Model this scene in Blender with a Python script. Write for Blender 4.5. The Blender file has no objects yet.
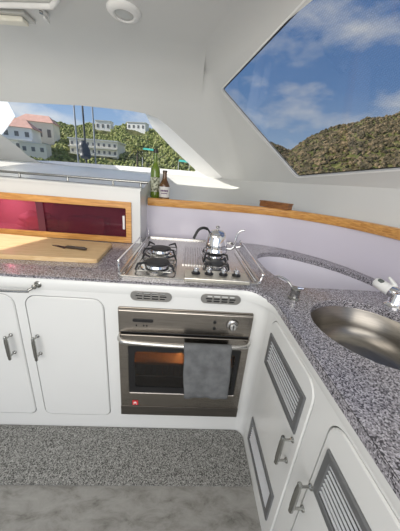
import bpy, bmesh, math, random
from math import sin, cos, pi, radians
from mathutils import Vector, Matrix, noise
from mathutils.geometry import tessellate_polygon
random.seed(7)
V = Vector
col = bpy.context.scene.collection
W = {}

# ------------------------------------------------------------------ camera
F_PX, PITCH, ROLL, YAW = 235.61, 19.563, 4.925, -3.633
CAM = V((0.0041, -0.9188, 1.2869))
def ray(u, v):
    du, dv = u-200, v-265.5
    c, s = cos(radians(ROLL)), sin(radians(ROLL))
    a, b = du*c+dv*s, -du*s+dv*c
    X, U, F = a/F_PX, -b/F_PX, 1.0
    c, s = cos(radians(PITCH)), sin(radians(PITCH))
    y, z = F*c+U*s, -F*s+U*c
    c, s = cos(radians(YAW)), sin(radians(YAW))
    return V((c*X-s*y, s*X+c*y, z))
def on_plane(u, v, p0, n):
    d = ray(u, v)
    return CAM + d*(n.dot(p0-CAM)/n.dot(d))
cam_data = bpy.data.cameras.new('camera')
cam = bpy.data.objects.new('camera', cam_data)
col.objects.link(cam)
r0, rx, ry = ray(200, 265.5), ray(201, 265.5), ray(200, 266.5)
ex = (rx-r0).normalized(); ey = -(ry-r0).normalized(); ez = -r0.normalized()
M = Matrix((ex, ey, ez)).transposed().to_4x4(); M.translation = CAM
cam.matrix_world = M
cam_data.sensor_fit = 'VERTICAL'; cam_data.sensor_height = 36.0
cam_data.lens = 36.0*F_PX/531.0
cam_data.clip_start = 0.02; cam_data.clip_end = 2000
bpy.context.scene.camera = cam

# ------------------------------------------------------------------ materials
def nodes(name):
    m = bpy.data.materials.new(name); m.use_nodes = True
    nt = m.node_tree; nt.nodes.clear()
    out = nt.nodes.new('ShaderNodeOutputMaterial')
    return m, nt, out
def coords(nt, scale=(1,1,1)):
    tc = nt.nodes.new('ShaderNodeTexCoord'); mp = nt.nodes.new('ShaderNodeMapping')
    mp.inputs['Scale'].default_value = scale
    geo = nt.nodes.new('ShaderNodeNewGeometry')
    nt.links.new(geo.outputs['Position'], mp.inputs['Vector'])
    return mp.outputs[0]
def ramp(nt, stops, interp='LINEAR'):
    r = nt.nodes.new('ShaderNodeValToRGB'); e = r.color_ramp.elements
    r.color_ramp.interpolation = interp
    while len(e) < len(stops): e.new(0.5)
    for k, (p, c) in enumerate(stops):
        e[k].position = p; e[k].color = (*c, 1)
    return r
def surf(name, c, rough=.5, metal=0, var=.06, nscale=6, stretch=(1,1,1), bump=0, bscale=40, spec=.5, coat=0, emit=None):
    m, nt, out = nodes(name)
    b = nt.nodes.new('ShaderNodeBsdfPrincipled')
    co = coords(nt, stretch)
    n = nt.nodes.new('ShaderNodeTexNoise'); n.inputs['Scale'].default_value = nscale; n.inputs['Detail'].default_value = 5
    nt.links.new(co, n.inputs['Vector'])
    lo = tuple(max(0, x*(1-var)) for x in c); hi = tuple(min(1, x*(1+var)) for x in c)
    r = ramp(nt, [(.3, lo), (.7, hi)])
    nt.links.new(n.outputs['Fac'], r.inputs[0]); nt.links.new(r.outputs[0], b.inputs['Base Color'])
    b.inputs['Roughness'].default_value = rough; b.inputs['Metallic'].default_value = metal
    b.inputs['Specular IOR Level'].default_value = spec
    b.inputs['Coat Weight'].default_value = coat
    if emit:
        b.inputs['Emission Color'].default_value = (*emit[0], 1); b.inputs['Emission Strength'].default_value = emit[1]
    if bump:
        n2 = nt.nodes.new('ShaderNodeTexNoise'); n2.inputs['Scale'].default_value = bscale; n2.inputs['Detail'].default_value = 4
        nt.links.new(co, n2.inputs['Vector'])
        bp = nt.nodes.new('ShaderNodeBump'); bp.inputs['Strength'].default_value = bump; bp.inputs['Distance'].default_value = .01
        nt.links.new(n2.outputs['Fac'], bp.inputs['Height']); nt.links.new(bp.outputs[0], b.inputs['Normal'])
    nt.links.new(b.outputs[0], out.inputs[0])
    return m
def speckle(name, dark, mid, light, scale, rough, coat=0):
    m, nt, out = nodes(name)
    b = nt.nodes.new('ShaderNodeBsdfPrincipled')
    co = coords(nt)
    v = nt.nodes.new('ShaderNodeTexVoronoi'); v.inputs['Scale'].default_value = scale
    nt.links.new(co, v.inputs['Vector'])
    sep = nt.nodes.new('ShaderNodeSeparateColor'); nt.links.new(v.outputs['Color'], sep.inputs[0])
    r = ramp(nt, [(0, dark), (.22, mid), (.55, tuple((a+d)/2 for a, d in zip(mid, light))), (.8, light), (.93, dark)], 'CONSTANT')
    nt.links.new(sep.outputs[0], r.inputs[0])
    nt.links.new(r.outputs[0], b.inputs['Base Color'])
    b.inputs['Roughness'].default_value = rough; b.inputs['Coat Weight'].default_value = coat
    b.inputs['Coat Roughness'].default_value = .15
    nt.links.new(b.outputs[0], out.inputs[0])
    return m
def wood(name, c1, c2, scale, stretch, rough=.4, coat=.2):
    m, nt, out = nodes(name)
    b = nt.nodes.new('ShaderNodeBsdfPrincipled')
    co = coords(nt, stretch)
    n = nt.nodes.new('ShaderNodeTexNoise'); n.inputs['Scale'].default_value = scale; n.inputs['Detail'].default_value = 8; n.inputs['Distortion'].default_value = .6
    nt.links.new(co, n.inputs['Vector'])
    r = ramp(nt, [(.3, c1), (.62, c2)])
    nt.links.new(n.outputs['Fac'], r.inputs[0]); nt.links.new(r.outputs[0], b.inputs['Base Color'])
    b.inputs['Roughness'].default_value = rough; b.inputs['Coat Weight'].default_value = coat
    nt.links.new(b.outputs[0], out.inputs[0])
    return m
def pane(name, tint, gloss=.06, tex=None, rough=.0):
    m, nt, out = nodes(name)
    t = nt.nodes.new('ShaderNodeBsdfTransparent'); g = nt.nodes.new('ShaderNodeBsdfGlossy'); mx = nt.nodes.new('ShaderNodeMixShader')
    g.inputs['Roughness'].default_value = rough
    co = coords(nt)
    if tex:                                     # woven sun screen: small holes in a dark cloth
        v = nt.nodes.new('ShaderNodeTexVoronoi'); v.inputs['Scale'].default_value = tex; v.inputs['Randomness'].default_value = .25
        nt.links.new(co, v.inputs['Vector'])
        r = ramp(nt, [(.25, tuple(x*1.04 for x in tint)), (.55, tuple(x*.92 for x in tint))])
        nt.links.new(v.outputs['Distance'], r.inputs[0])
    else:
        n = nt.nodes.new('ShaderNodeTexNoise'); n.inputs['Scale'].default_value = 3
        nt.links.new(co, n.inputs['Vector'])
        r = ramp(nt, [(.3, tuple(x*.96 for x in tint)), (.7, tint)])
        nt.links.new(n.outputs['Fac'], r.inputs[0])
    nt.links.new(r.outputs[0], t.inputs['Color'])
    mx.inputs[0].default_value = gloss
    nt.links.new(t.outputs[0], mx.inputs[1]); nt.links.new(g.outputs[0], mx.inputs[2]); nt.links.new(mx.outputs[0], out.inputs[0])
    return m

SHELL = surf('cream_gelcoat', (.67,.67,.65), .38, var=.015, nscale=2, spec=.4)
GEL = surf('white_gelcoat', (.75,.755,.74), .22, var=.012, nscale=3)
GEL2 = surf('white_gelcoat_door', (.74,.745,.73), .25, var=.012, nscale=3)
LAV = surf('lavender_splash', (.70,.665,.75), .16, var=.02, nscale=2)
WELLM = surf('pale_lilac_well', (.78,.76,.83), .25, var=.02, nscale=3)
GRANITE = speckle('speckled_worktop', (.06,.056,.066), (.25,.238,.262), (.56,.54,.585), 330, .22, .4)
CARPET = speckle('speckled_carpet', (.075,.075,.07), (.20,.20,.19), (.38,.38,.36), 280, .95)
STEEL = surf('brushed_steel', (.52,.50,.47), .27, 1, var=.12, nscale=14, stretch=(1,1,18))
STEELH = surf('brushed_steel_flat', (.60,.585,.56), .25, 1, var=.10, nscale=14, stretch=(12,1,1))
OVENST = surf('oven_steel', (.36,.33,.295), .25, 1, var=.12, nscale=9, stretch=(1,1,22))
CHROME = surf('chrome', (.78,.78,.79), .10, 1, var=.03)
DKCHROME = surf('grey_chrome', (.40,.40,.38), .2, 1, var=.06, nscale=20)
ALU = surf('satin_aluminium', (.20,.205,.21), .42, .5, var=.05, nscale=18)
SLAT = surf('pale_slat', (.80,.82,.85), .35, .2, var=.04)
BLACK = surf('black_enamel', (.012,.012,.013), .35, var=.2)
IRON = surf('cast_iron', (.025,.025,.028), .55, var=.3, nscale=40)
DARK = surf('recess_shade', (.02,.021,.023), .7, var=.1)  # near-black for sheets that stand in for shade behind gaps and slots
SEAM = surf('black_gasket', (.02,.02,.022), .6, var=.1)
TEAK = wood('honey_teak', (.50,.21,.048), (.76,.40,.115), 9, (1.2,3,14), .3, .35)
TEAKV = wood('honey_teak_upright', (.42,.18,.045), (.66,.34,.10), 9, (14,6,1.2), .3, .35)
BLOCK = wood('dark_grained_wood', (.13,.045,.013), (.36,.15,.045), 14, (2,2,18), .45, .1)
BAMBOO = wood('bamboo', (.60,.39,.18), (.76,.55,.31), 7, (1.2,16,4), .5, .05)
def floor_mat_node():
    m, nt, out = nodes('worn_grey_sole')
    b = nt.nodes.new('ShaderNodeBsdfPrincipled')
    n = nt.nodes.new('ShaderNodeTexNoise'); n.inputs['Scale'].default_value = 12; n.inputs['Detail'].default_value = 10; n.inputs['Roughness'].default_value = .72; n.inputs['Distortion'].default_value = .4
    nt.links.new(coords(nt, (.8,1.7,1)), n.inputs['Vector'])
    r = ramp(nt, [(.30, (.10,.096,.085)), (.40, (.20,.195,.178)), (.52, (.27,.265,.247)), (.72, (.33,.325,.305))])
    nt.links.new(n.outputs['Fac'], r.inputs[0]); nt.links.new(r.outputs[0], b.inputs['Base Color'])
    b.inputs['Roughness'].default_value = .55
    nt.links.new(b.outputs[0], out.inputs[0]); return m
SOLE = floor_mat_node()
GLASS = pane('clear_glazing', (.97,.98,.98), .03)
GLASS2 = pane('screened_glazing', (.68,.68,.68), .05, tex=150, rough=.05)
def acrylic(name, c, t_, f_):
    m, nt, out = nodes(name)
    b = nt.nodes.new('ShaderNodeBsdfPrincipled'); t = nt.nodes.new('ShaderNodeBsdfTransparent'); mx = nt.nodes.new('ShaderNodeMixShader')
    n = nt.nodes.new('ShaderNodeTexNoise'); n.inputs['Scale'].default_value = 2; nt.links.new(coords(nt), n.inputs['Vector'])
    r = ramp(nt, [(.3,tuple(x*.9 for x in c)),(.7,c)]); nt.links.new(n.outputs['Fac'], r.inputs[0]); nt.links.new(r.outputs[0], b.inputs['Base Color'])
    b.inputs['Roughness'].default_value = .06; t.inputs['Color'].default_value = (*t_,1); mx.inputs[0].default_value = f_
    nt.links.new(t.outputs[0], mx.inputs[1]); nt.links.new(b.outputs[0], mx.inputs[2]); nt.links.new(mx.outputs[0], out.inputs[0]); return m
CRIMSON = acrylic('sun_tinted_crimson', (.42,.10,.15), (.88,.42,.52), .30)  # left door: pink of falling sunlight put into the acrylic colour
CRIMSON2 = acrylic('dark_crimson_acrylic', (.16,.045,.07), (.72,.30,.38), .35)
OVENGL = pane('oven_window_glass', (.42,.40,.38), .07)

# ------------------------------------------------------------------ mesh helpers
def link(name, bm, mat, parent=None, loc=None, smooth=False, angle=None):
    base = W[parent] if parent else V(loc if loc is not None else (0,0,0))
    bm.normal_update()
    for v in bm.verts: v.co -= base
    me = bpy.data.meshes.new(name)
    if smooth:
        for f in bm.faces: f.smooth = True
        if angle is None: angle = 40
        for e in bm.edges:
            if len(e.link_faces) == 2 and e.calc_face_angle(0) > radians(angle): e.smooth = False
    bm.to_mesh(me); bm.free()
    if mat is not None:
        for q in (mat if isinstance(mat, (list, tuple)) else [mat]): me.materials.append(q)
    o = bpy.data.objects.new(name, me); col.objects.link(o)
    if parent: o.parent = parent
    else: o.location = base
    W[o] = base
    return o
def tag(o, label, cat, group=None):
    o['label'] = label; o['category'] = cat
    if group: o['group'] = group
    return o
def thing(name, label, cat, loc, group=None):
    o = bpy.data.objects.new(name, None); o.empty_display_size = .05
    col.objects.link(o); o.location = loc; W[o] = V(loc)
    return tag(o, label, cat, group)
def struct(name, bm, mat, smooth=False, parent=None):
    o = link(name, bm, mat, parent, smooth=smooth)
    o['kind'] = 'structure'; return o
def B(): return bmesh.new()
def box(bm, lo, hi, bev=0, seg=2, mi=0):
    lo, hi = V(lo), V(hi)
    r = bmesh.ops.create_cube(bm, size=1)
    vs = r['verts']
    for v in vs: v.co = V([lo[i]+(v.co[i]+.5)*(hi[i]-lo[i]) for i in range(3)])
    fs = {f for v in vs for f in v.link_faces}
    for f in fs: f.material_index = mi
    if bev:
        es = list({e for v in vs for e in v.link_edges})
        bmesh.ops.bevel(bm, geom=es, offset=bev, segments=seg, profile=.5, affect='EDGES')
    return bm
def tube(bm, pts, r, seg=10, closed=False, flat=None):
    pts = [V(p) for p in pts]; n = len(pts)
    rad = r if isinstance(r, (list, tuple)) else [r]*n
    rings = []; prev = None
    for i, p in enumerate(pts):
        a = pts[(i-1) % n] if (closed or i > 0) else p
        b = pts[(i+1) % n] if (closed or i < n-1) else p
        t = (b-a).normalized()
        if prev is None:
            u = t.orthogonal().normalized()
        else:
            u = (prev - t*prev.dot(t)).normalized()
        prev = u; w = t.cross(u)
        rings.append([bm.verts.new(p + (u*cos(2*pi*k/seg)+w*sin(2*pi*k/seg))*rad[i]) for k in range(seg)])
    for i in range(n if closed else n-1):
        A, C = rings[i], rings[(i+1) % n]
        for k in range(seg): bm.faces.new((A[k], A[(k+1) % seg], C[(k+1) % seg], C[k]))
    if not closed:
        bm.faces.new(rings[0][::-1]); bm.faces.new(rings[-1])
    return bm
def smoothpath(pts, n=6):
    pts = [V(p) for p in pts]; out = []
    for i in range(len(pts)-1):
        p0, p1, p2, p3 = pts[max(i-1,0)], pts[i], pts[i+1], pts[min(i+2, len(pts)-1)]
        for k in range(n):
            t = k/n
            out.append(.5*((2*p1)+(p2-p0)*t+(2*p0-5*p1+4*p2-p3)*t*t+(3*p1-p0-3*p2+p3)*t**3))
    out.append(pts[-1]); return out
def lathe(bm, prof, c, seg=24, axis=V((0,0,1)), cap=True, mi=0):
    axis = V(axis).normalized(); c = V(c)
    u = axis.orthogonal().normalized(); w = axis.cross(u)
    rings = []
    for r, h in prof:
        if r < 1e-5: rings.append([bm.verts.new(c+axis*h)])
        else: rings.append([bm.verts.new(c+axis*h+(u*cos(2*pi*k/seg)+w*sin(2*pi*k/seg))*r) for k in range(seg)])
    for A, C in zip(rings, rings[1:]):
        for k in range(seg):
            k2 = (k+1) % seg
            if len(A) == 1 and len(C) == 1: continue
            if len(A) == 1: f = bm.faces.new((A[0], C[k2], C[k]))
            elif len(C) == 1: f = bm.faces.new((A[k], A[k2], C[0]))
            else: f = bm.faces.new((A[k], A[k2], C[k2], C[k]))
            f.material_index = mi
    if cap:
        if len(rings[0]) > 1: bm.faces.new(rings[0][::-1]).material_index = mi
        if len(rings[-1]) > 1: bm.faces.new(rings[-1]).material_index = mi
    return bm
def area2(p): return sum(p[i-1][0]*p[i][1]-p[i][0]*p[i-1][1] for i in range(len(p)))/2
def offset2(p, d):
    """grow (d > 0) a counter-clockwise outline"""
    n = len(p); out = []
    for i in range(n):
        a, b, c = V(p[i-1][:2]), V(p[i][:2]), V(p[(i+1) % n][:2])
        e1, e2 = (b-a).normalized(), (c-b).normalized()
        n1, n2 = V((e1.y,-e1.x)), V((e2.y,-e2.x))
        m = n1+n2; m = m/max(.4, m.length_squared)*2
        out.append((b.x+m.x*d, b.y+m.y*d))
    return out
def rrect(x0, y0, x1, y1, r, seg=6, radii=None):
    rr = radii or (r, r, r, r)
    out = []
    for (cx, cy, sx, sy, a0, q) in ((x1,y0,-1,1,-90,rr[0]), (x1,y1,-1,-1,0,rr[1]), (x0,y1,1,-1,90,rr[2]), (x0,y0,1,1,180,rr[3])):
        for k in range(seg+1):
            a = radians(a0+90*k/seg)
            out.append((cx+sx*q+q*cos(a), cy+sy*q+q*sin(a)))
    return out
def ccw(p): return list(p) if area2(p) > 0 else list(p)[::-1]
def plate(bm, outer, holes, fmap, d0, d1, bev=0, mi=0):
    """solid plate: 2-D outline(s) swept from depth d0 (front) to d1; fmap(x, y, d) -> point"""
    loops = [ccw(outer)]+[ccw(h)[::-1] for h in holes]
    allp = [q for l in loops for q in l]
    fl = loops
    if bev:
        fl = [offset2(loops[0], -bev)]+[[q for q in offset2(l[::-1], bev)][::-1] for l in loops[1:]]
    fp = [q for l in fl for q in l]
    tb = bmesh.new(); tv = [tb.verts.new((q[0], q[1], 0)) for q in fp]; k0 = 0; es = []
    for l in fl:
        for i in range(len(l)): es.append(tb.edges.new((tv[k0+i], tv[k0+(i+1) % len(l)])))
        k0 += len(l)
    tb.verts.index_update()
    bmesh.ops.triangle_fill(tb, use_beauty=True, use_dissolve=False, edges=es, normal=(0,0,1))
    tris = [[v.index for v in f.verts] for f in tb.faces]; tb.free()
    front = [bm.verts.new(fmap(q[0], q[1], d0)) for q in fp]
    dm = d0+(bev if d1 > d0 else -bev)
    mid = [bm.verts.new(fmap(q[0], q[1], dm)) for q in allp] if bev else front
    back = [bm.verts.new(fmap(q[0], q[1], d1)) for q in allp]
    def tri(a, b, c):
        try: bm.faces.new((a, b, c)).material_index = mi
        except ValueError: pass
    for a, b, c in tris: tri(front[a], front[b], front[c]); tri(back[c], back[b], back[a])
    s = 0
    for l in loops:
        n = len(l)
        for i in range(n):
            j = (i+1) % n
            bm.faces.new((mid[s+i], mid[s+j], back[s+j], back[s+i])).material_index = mi
            if bev: bm.faces.new((front[s+i], front[s+j], mid[s+j], mid[s+i])).material_index = mi
        s += n
    bmesh.ops.recalc_face_normals(bm, faces=bm.faces)
    return bm
def grid(bm, rows, mi=0):
    R = [[bm.verts.new(p) for p in row] for row in rows]
    for a, b in zip(R, R[1:]):
        for k in range(len(a)-1):
            bm.faces.new((a[k], a[k+1], b[k+1], b[k])).material_index = mi
    return bm
XZ = lambda x, z, d: V((x, d, z))          # depth along y
XY = lambda x, y, d: V((x, y, d))
YZ = lambda y, z, d: V((d, y, z))
ZC = .867                                    # worktop height
XR = .373                                    # face of the right-hand cabinets

# ------------------------------------------------------------------ floor
struct('floor', plate(B(), [(-2.2,-2.6),(1.3,-2.6),(1.3,2.0),(-2.2,2.0)], [], XY, 0, -.05), SOLE)
cp = [(-2.0,-.262),(XR-.006,-.258)]
cp += [(XR-.004,-.05)] + [(XR-.004-.05+.05*cos(a), -.05+.046*sin(a)) for a in [radians(15*k) for k in range(1,7)]] + [(-2.0,-.004)]
tag(link('floor_carpet', plate(B(), cp, [], XY, .006, .0005), CARPET, loc=(-.6,-.13,0)),
    'dark grey speckled carpet strip along the foot of the oven cabinets', 'carpet')

# ------------------------------------------------------------------ cabin shell
ZS = 1.36
P_F, N_F = V((0,1.8,ZS)), V((0,1,.5)).normalized()
AZ = radians(20); KS = .75
tS = V((sin(AZ), -cos(AZ), 0)); oS = V((cos(AZ), sin(AZ), 0))
d = ray(297,174).normalized(); P_S = CAM + d*2.05; N_S = (oS+V((0,0,KS))).normalized()
def front_y(z): return 1.8-.5*(z-ZS)
def side_pt(z): return P_S - oS*KS*(z-P_S.z) + V((0,0,z-P_S.z))
def corner(z):
    p = side_pt(z); k = (front_y(z)-p.y)/tS.y
    return p + tS*k
# the worktop's rear edge, where the lilac upstand meets it
REAR = smoothpath([(-2.1,.85,0),(-1.2,.85,0),(-.331,.85,0),(.022,.853,0),(.25,.856,0),(.418,.85,0),(.585,.822,0),(.729,.744,0),(.847,.632,0),(.941,.505,0),(1.0,.37,0),(1.037,.226,0),(1.06,.08,0),(1.075,-.1,0),(1.08,-.4,0),(1.08,-1.5,0)], 6)
def lerp(a, b, t): return a+(b-a)*t
def bez(a, c, b, n): return [a*(1-t)**2+c*2*t*(1-t)+b*t*t for t in [k/n for k in range(n+1)]]
ZL, ZUF, ZUS, ZCEIL, ZLEDGE = 1.335, 1.93, 2.06, 2.13, 1.143
cl, cuf = corner(ZL), corner(ZUF)
cus = corner(ZUS)
def arc(p, r=.13, n=8):
    a, b = p+V((-r,0,0)), p+tS*r
    return bez(a, p, b, n)
xs = [-2.2,-1.9,-1.6,-1.3,-1.0,-.8,-.6,-.45,-.3,-.2,-.1,0.0]
def front_cols():
    out = []
    for x in xs:
        out.append((V((x,front_y(ZL),ZL)), V((min(x, corner(ZUF).x-.14), front_y(ZUF), ZUF))))
    e = corner(ZL)+V((-.13,0,0)); f = corner(ZUF)+V((-.13,0,0))
    x0 = xs[-1]
    for k in (.25,.5,.75,1): out.append((V((lerp(x0,e.x,k), e.y, ZL)), V((lerp(min(x0, f.x-.02), f.x, k), f.y, ZUF))))
    return out
FC = front_cols()
ZMID = [ZUF+(ZUS-ZUF)*k/8 for k in range(9)]
aL = arc(corner(ZL)); aU = [arc(corner(z))[k] for k, z in enumerate(ZMID)]
CC = list(zip(aL, aU))
SL0, SU0 = corner(ZL)+tS*.13, corner(ZUS)+tS*.13
ts = [0,.15,.3,.45,.6,.75,.9,1.05,1.2,1.4,1.7,2.1,2.6,3.2]
SC = [(SL0+tS*t, SU0+tS*t) for t in ts]
def upper(U, inward, plane_dir):
    k = (ZCEIL-.0-U.z)/plane_dir.z
    ctl = U+plane_dir*k; end = ctl+inward
    return bez(U, ctl, end, 8)
dF = V((0,-.5,1)); dS = V((-oS.x*KS, -oS.y*KS, 1))
def up_col(kind, U, f=0):
    if kind == 'f': return upper(U, V((0,-.38,0)), dF)
    if kind == 's': return upper(U, -oS*.16, dS)
    return upper(U, lerp(V((0,-.38,0)), -oS*.16, f), lerp(dF, dS, f))
UPF = [up_col('f', u) for _, u in FC]
UPC = [up_col('c', u, k/8) for k, (_, u) in enumerate(CC)]
UPS = [up_col('s', u) for _, u in SC]
# lower part: ledge behind the teak rail and the cove up to the windows
RP = [p for p in REAR]
def rear_at(s):                         # by arc length from x = -.331 on
    acc = 0; prev = None
    for p in RP:
        if p.x < -.332: continue
        if prev is not None:
            l = (p-prev).length
            if acc+l >= s: return lerp(prev, p, (s-acc)/l)
            acc += l
        prev = p
    return RP[-1]
def ledge_end(L):
    if L.y > .95:
        s = min(1, (L.y-.95)/.8)
        wq = max(0, min(1, (L.x-corner(ZL).x+.4)/.4))
        return V((L.x-.12*s*wq, .95+.2*s, ZLEDGE))
    return V((L.x-.02, L.y, ZLEDGE))
low_cols = []
lows = [l for l, _ in FC if l.x >= -.31]+[l for l, _ in CC[1:]]+[l for l, _ in SC[1:]]
for L in lows:
    E = ledge_end(L)
    # nearest rear-edge point straight in front of it
    R = min(RP, key=lambda p: ((p.x-E.x)**2+(p.y-E.y)**2)) if E.x > .42 else V((E.x, .853, 0))
    R = V((R.x, R.y, ZLEDGE))
    ctl = lerp(E, L, .75); ctl.z = ZLEDGE+.02
    if L.y < .95: ctl = V((E.x+.012, E.y, ZLEDGE+.03))
    low_cols.append([R, lerp(R, E, .5), E]+bez(E, ctl, L, 8)[1:])
nF = len([1 for l, _ in FC if l.x >= -.31])
def wall_planar(bm, cols, hole, toP):
    outer = [l for l, _ in cols]+[u for _, u in cols][::-1]
    loops = [outer, hole]
    tr = tessellate_polygon(loops)
    vs = [bm.verts.new(p) for l in loops for p in l]
    for t in tr:
        try: bm.faces.new([vs[i] for i in t])
        except ValueError: pass
# windows, outlined on the inner face of the shell and on the glass
hole_f = [on_plane(u, v, P_F, N_F) for u, v in [(-70,101),(-30,100),(0,101.5),(80,105.5),(128,110.5),(145,113.5),(158,118.5),(168,126),(196,152),(222,177),(223,183),(216,187),(200,184.5),(150,178),(100,172.5),(55,167),(40,162),(28,156),(18,147),(0,133.5),(-30,112)]]
P_G = P_F+N_F*.13
glass_f = [on_plane(u, v, P_G, N_F) for u, v in [(-90,99),(-30,93),(0,93),(80,97),(122,102),(136,107),(145,113),(152,127),(172,148),(195,169.5),(195.5,171),(194,171.5),(180,170.2),(150,167.8),(100,164.3),(55,161),(38,160.5),(22,157),(8,151),(-14,138),(-50,112)]]
def round_poly(pts, r, seg=5):
    out = []; n = len(pts)
    for i in range(n):
        a, b, c = pts[i-1], pts[i], pts[(i+1) % n]
        q = min(r, (a-b).length*.45, (c-b).length*.45)
        out += bez(b+(a-b).normalized()*q, b, b+(c-b).normalized()*q, seg)
    return out
hs = [(221.5,90),(308,-1.5),(350,-46),(470,-30),(520,160),(400,169),(296.5,177)]
hole_s = round_poly([on_plane(u, v, P_S, N_S) for u, v in hs], .035)

bm = B(); wall_planar(bm, FC, hole_f, None); grid(bm, list(zip(*UPF)))
grid(bm, list(zip(*low_cols[:nF])))
bmesh.ops.remove_doubles(bm, verts=bm.verts, dist=.0005)
bmesh.ops.recalc_face_normals(bm, faces=bm.faces)
rbm = B()
for a in range(len(hole_f)):
    b = (a+1) % len(hole_f)
    n = 4
    A = [lerp(hole_f[a], glass_f[a], k/n) for k in range(n+1)]; C = [lerp(hole_f[b], glass_f[b], k/n) for k in range(n+1)]
    for k in range(n): rbm.faces.new([rbm.verts.new(p) for p in (A[k], C[k], C[k+1], A[k+1])])
bmesh.ops.remove_doubles(bm, verts=bm.verts, dist=.0005)
struct('wall_front', bm, SHELL, smooth=True)
REV = rbm
bm = B(); wall_planar(bm, SC, hole_s, None); grid(bm, list(zip(*UPC)));  grid(bm, list(zip(*UPS)))
n = 10
grid(bm, [[lerp(l, u, k/n) for l, u in CC] for k in range(n+1)])
grid(bm, list(zip(*low_cols[nF-1:])))
rim = [p+N_S*.022 for p in hole_s]
for a in range(len(hole_s)):
    b = (a+1) % len(hole_s)
    bm.faces.new([bm.verts.new(p) for p in (hole_s[a], hole_s[b], rim[b], rim[a])])
bmesh.ops.remove_doubles(bm, verts=bm.verts, dist=.0005)
bmesh.ops.recalc_face_normals(bm, faces=bm.faces)
struct('wall_right', bm, SHELL, smooth=True)
# ceiling
edge = [c[-1] for c in UPF]+[c[-1] for c in UPC[1:]]+[c[-1] for c in UPS[1:]]
edge = edge+[V((-2.2, edge[-1].y, ZCEIL))]
bm = B(); vs = [bm.verts.new(p) for p in edge]
for t in tessellate_polygon([edge]):
    bm.faces.new([vs[i] for i in t])
bmesh.ops.recalc_face_normals(bm, faces=bm.faces)
struct('ceiling', bm, SHELL, smooth=True)
# left wall of the cabin, with the window the sun comes in by
struct('wall_left', plate(B(), [(-1.6,0),(2.0,0),(2.0,2.13),(-1.6,2.13)], [[(.12,.95),(1.3,.95),(1.3,1.80),(.12,1.62)]], YZ, -2.15, -2.2), SHELL)
# glazing
bm = B(); vs = [bm.verts.new(p) for p in glass_f]
for t in tessellate_polygon([glass_f]): bm.faces.new([vs[i] for i in t])
bmesh.ops.recalc_face_normals(bm, faces=bm.faces)
w1 = struct('window_1', bm, GLASS)
bmesh.ops.remove_doubles(REV, verts=REV.verts, dist=.0005); bmesh.ops.recalc_face_normals(REV, faces=REV.faces)
struct('window_reveal', REV, surf('sun_whitened_gelcoat', (.93,.93,.92), .35, var=.01), smooth=True, parent=w1)  # whiter than the shell, in place of sunlight bounced off the sill
gs = [p+N_S*.02 for p in hole_s]
bm = B(); vs = [bm.verts.new(p) for p in gs]
for t in tessellate_polygon([gs]): bm.faces.new([vs[i] for i in t])
bmesh.ops.recalc_face_normals(bm, faces=bm.faces)
w2 = struct('window_2', bm, GLASS2)
def ring_strip(loop, n, w, lift):
    c = sum(loop, V())/len(loop); bm = B(); m = len(loop)
    inn = []
    for i in range(m):
        tdir = (loop[(i+1) % m]-loop[i-1]).normalized(); s = n.cross(tdir).normalized()
        if s.dot(c-loop[i]) < 0: s = -s
        inn.append(loop[i]+s*w)
    rows = [[p+n*lift for p in loop+[loop[0]]], [p+n*lift for p in inn+[inn[0]]]]
    return grid(bm, rows)
struct('window_gasket', ring_strip(hole_s, N_S, .007, .014), SEAM, parent=w2)
struct('window_frame', ring_strip([p for p in hole_s], N_S, -.009, -.003), surf('white_bead', (.85,.85,.83), .3), parent=w2)
# upright between the windscreen panes, far left; emission stands in for sunlight on it
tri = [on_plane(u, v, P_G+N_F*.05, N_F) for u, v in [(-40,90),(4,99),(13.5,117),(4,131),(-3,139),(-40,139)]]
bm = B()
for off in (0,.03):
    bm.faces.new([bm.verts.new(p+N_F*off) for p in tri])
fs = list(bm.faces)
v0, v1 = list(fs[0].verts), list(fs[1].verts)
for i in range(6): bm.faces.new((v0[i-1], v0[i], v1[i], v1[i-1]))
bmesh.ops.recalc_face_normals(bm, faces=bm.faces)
struct('trim_1', bm, surf('white_sun_glow', (.95,.95,.94), .5, emit=((1,1,1),.85)))

# lilac upstand behind the worktop, then the teak rail
vis = [p for p in REAR if p.x >= -.345]
bm = B()
grid(bm, [[V((p.x,p.y,z)) for p in vis] for z in (ZC-.03, .95, 1.03, 1.10)])
out = []
for i, p in enumerate(vis):
    a, b = vis[max(0,i-1)], vis[min(len(vis)-1,i+1)]
    t = (b-a).normalized(); out.append(V((-t.y, t.x, 0)))
grid(bm, [[V((p.x,p.y,z))+o*.02 for p, o in zip(vis, out)] for z in (ZC-.03, 1.10)])
bmesh.ops.recalc_face_normals(bm, faces=bm.faces)
struct('wall_back', bm, LAV, smooth=True)
def sweep(bm, path, nor, prof):
    rows = [[V((p.x,p.y,0))+o*a+V((0,0,z)) for p, o in zip(path, nor)] for a, z in prof+[prof[0]]]
    grid(bm, rows)
    n = len(prof)
    bm.verts.ensure_lookup_table()
    m = len(path)
    bm.faces.new([bm.verts[k*m] for k in range(n)]); bm.faces.new([bm.verts[k*m+m-1] for k in range(n)][::-1])
    bmesh.ops.remove_doubles(bm, verts=bm.verts, dist=1e-5)
    bmesh.ops.recalc_face_normals(bm, faces=bm.faces)
vis2 = [p for p in vis if p.x > -.30 or True]; vis2[0] = V((-.298, .85, 0))
bm = B(); sweep(bm, vis2, out, [(-.014,1.096),(-.018,1.102),(-.018,1.142),(-.012,1.149),(.022,1.149),(.026,1.143),(.026,1.12),(-.001,1.12),(-.001,1.096)])
tag(link('shelf_rail', bm, TEAK, loc=(.4,.85,1.096), smooth=True, angle=35), 'honey coloured teak rail curving along the ledge above the lilac upstand', 'rail')

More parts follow.
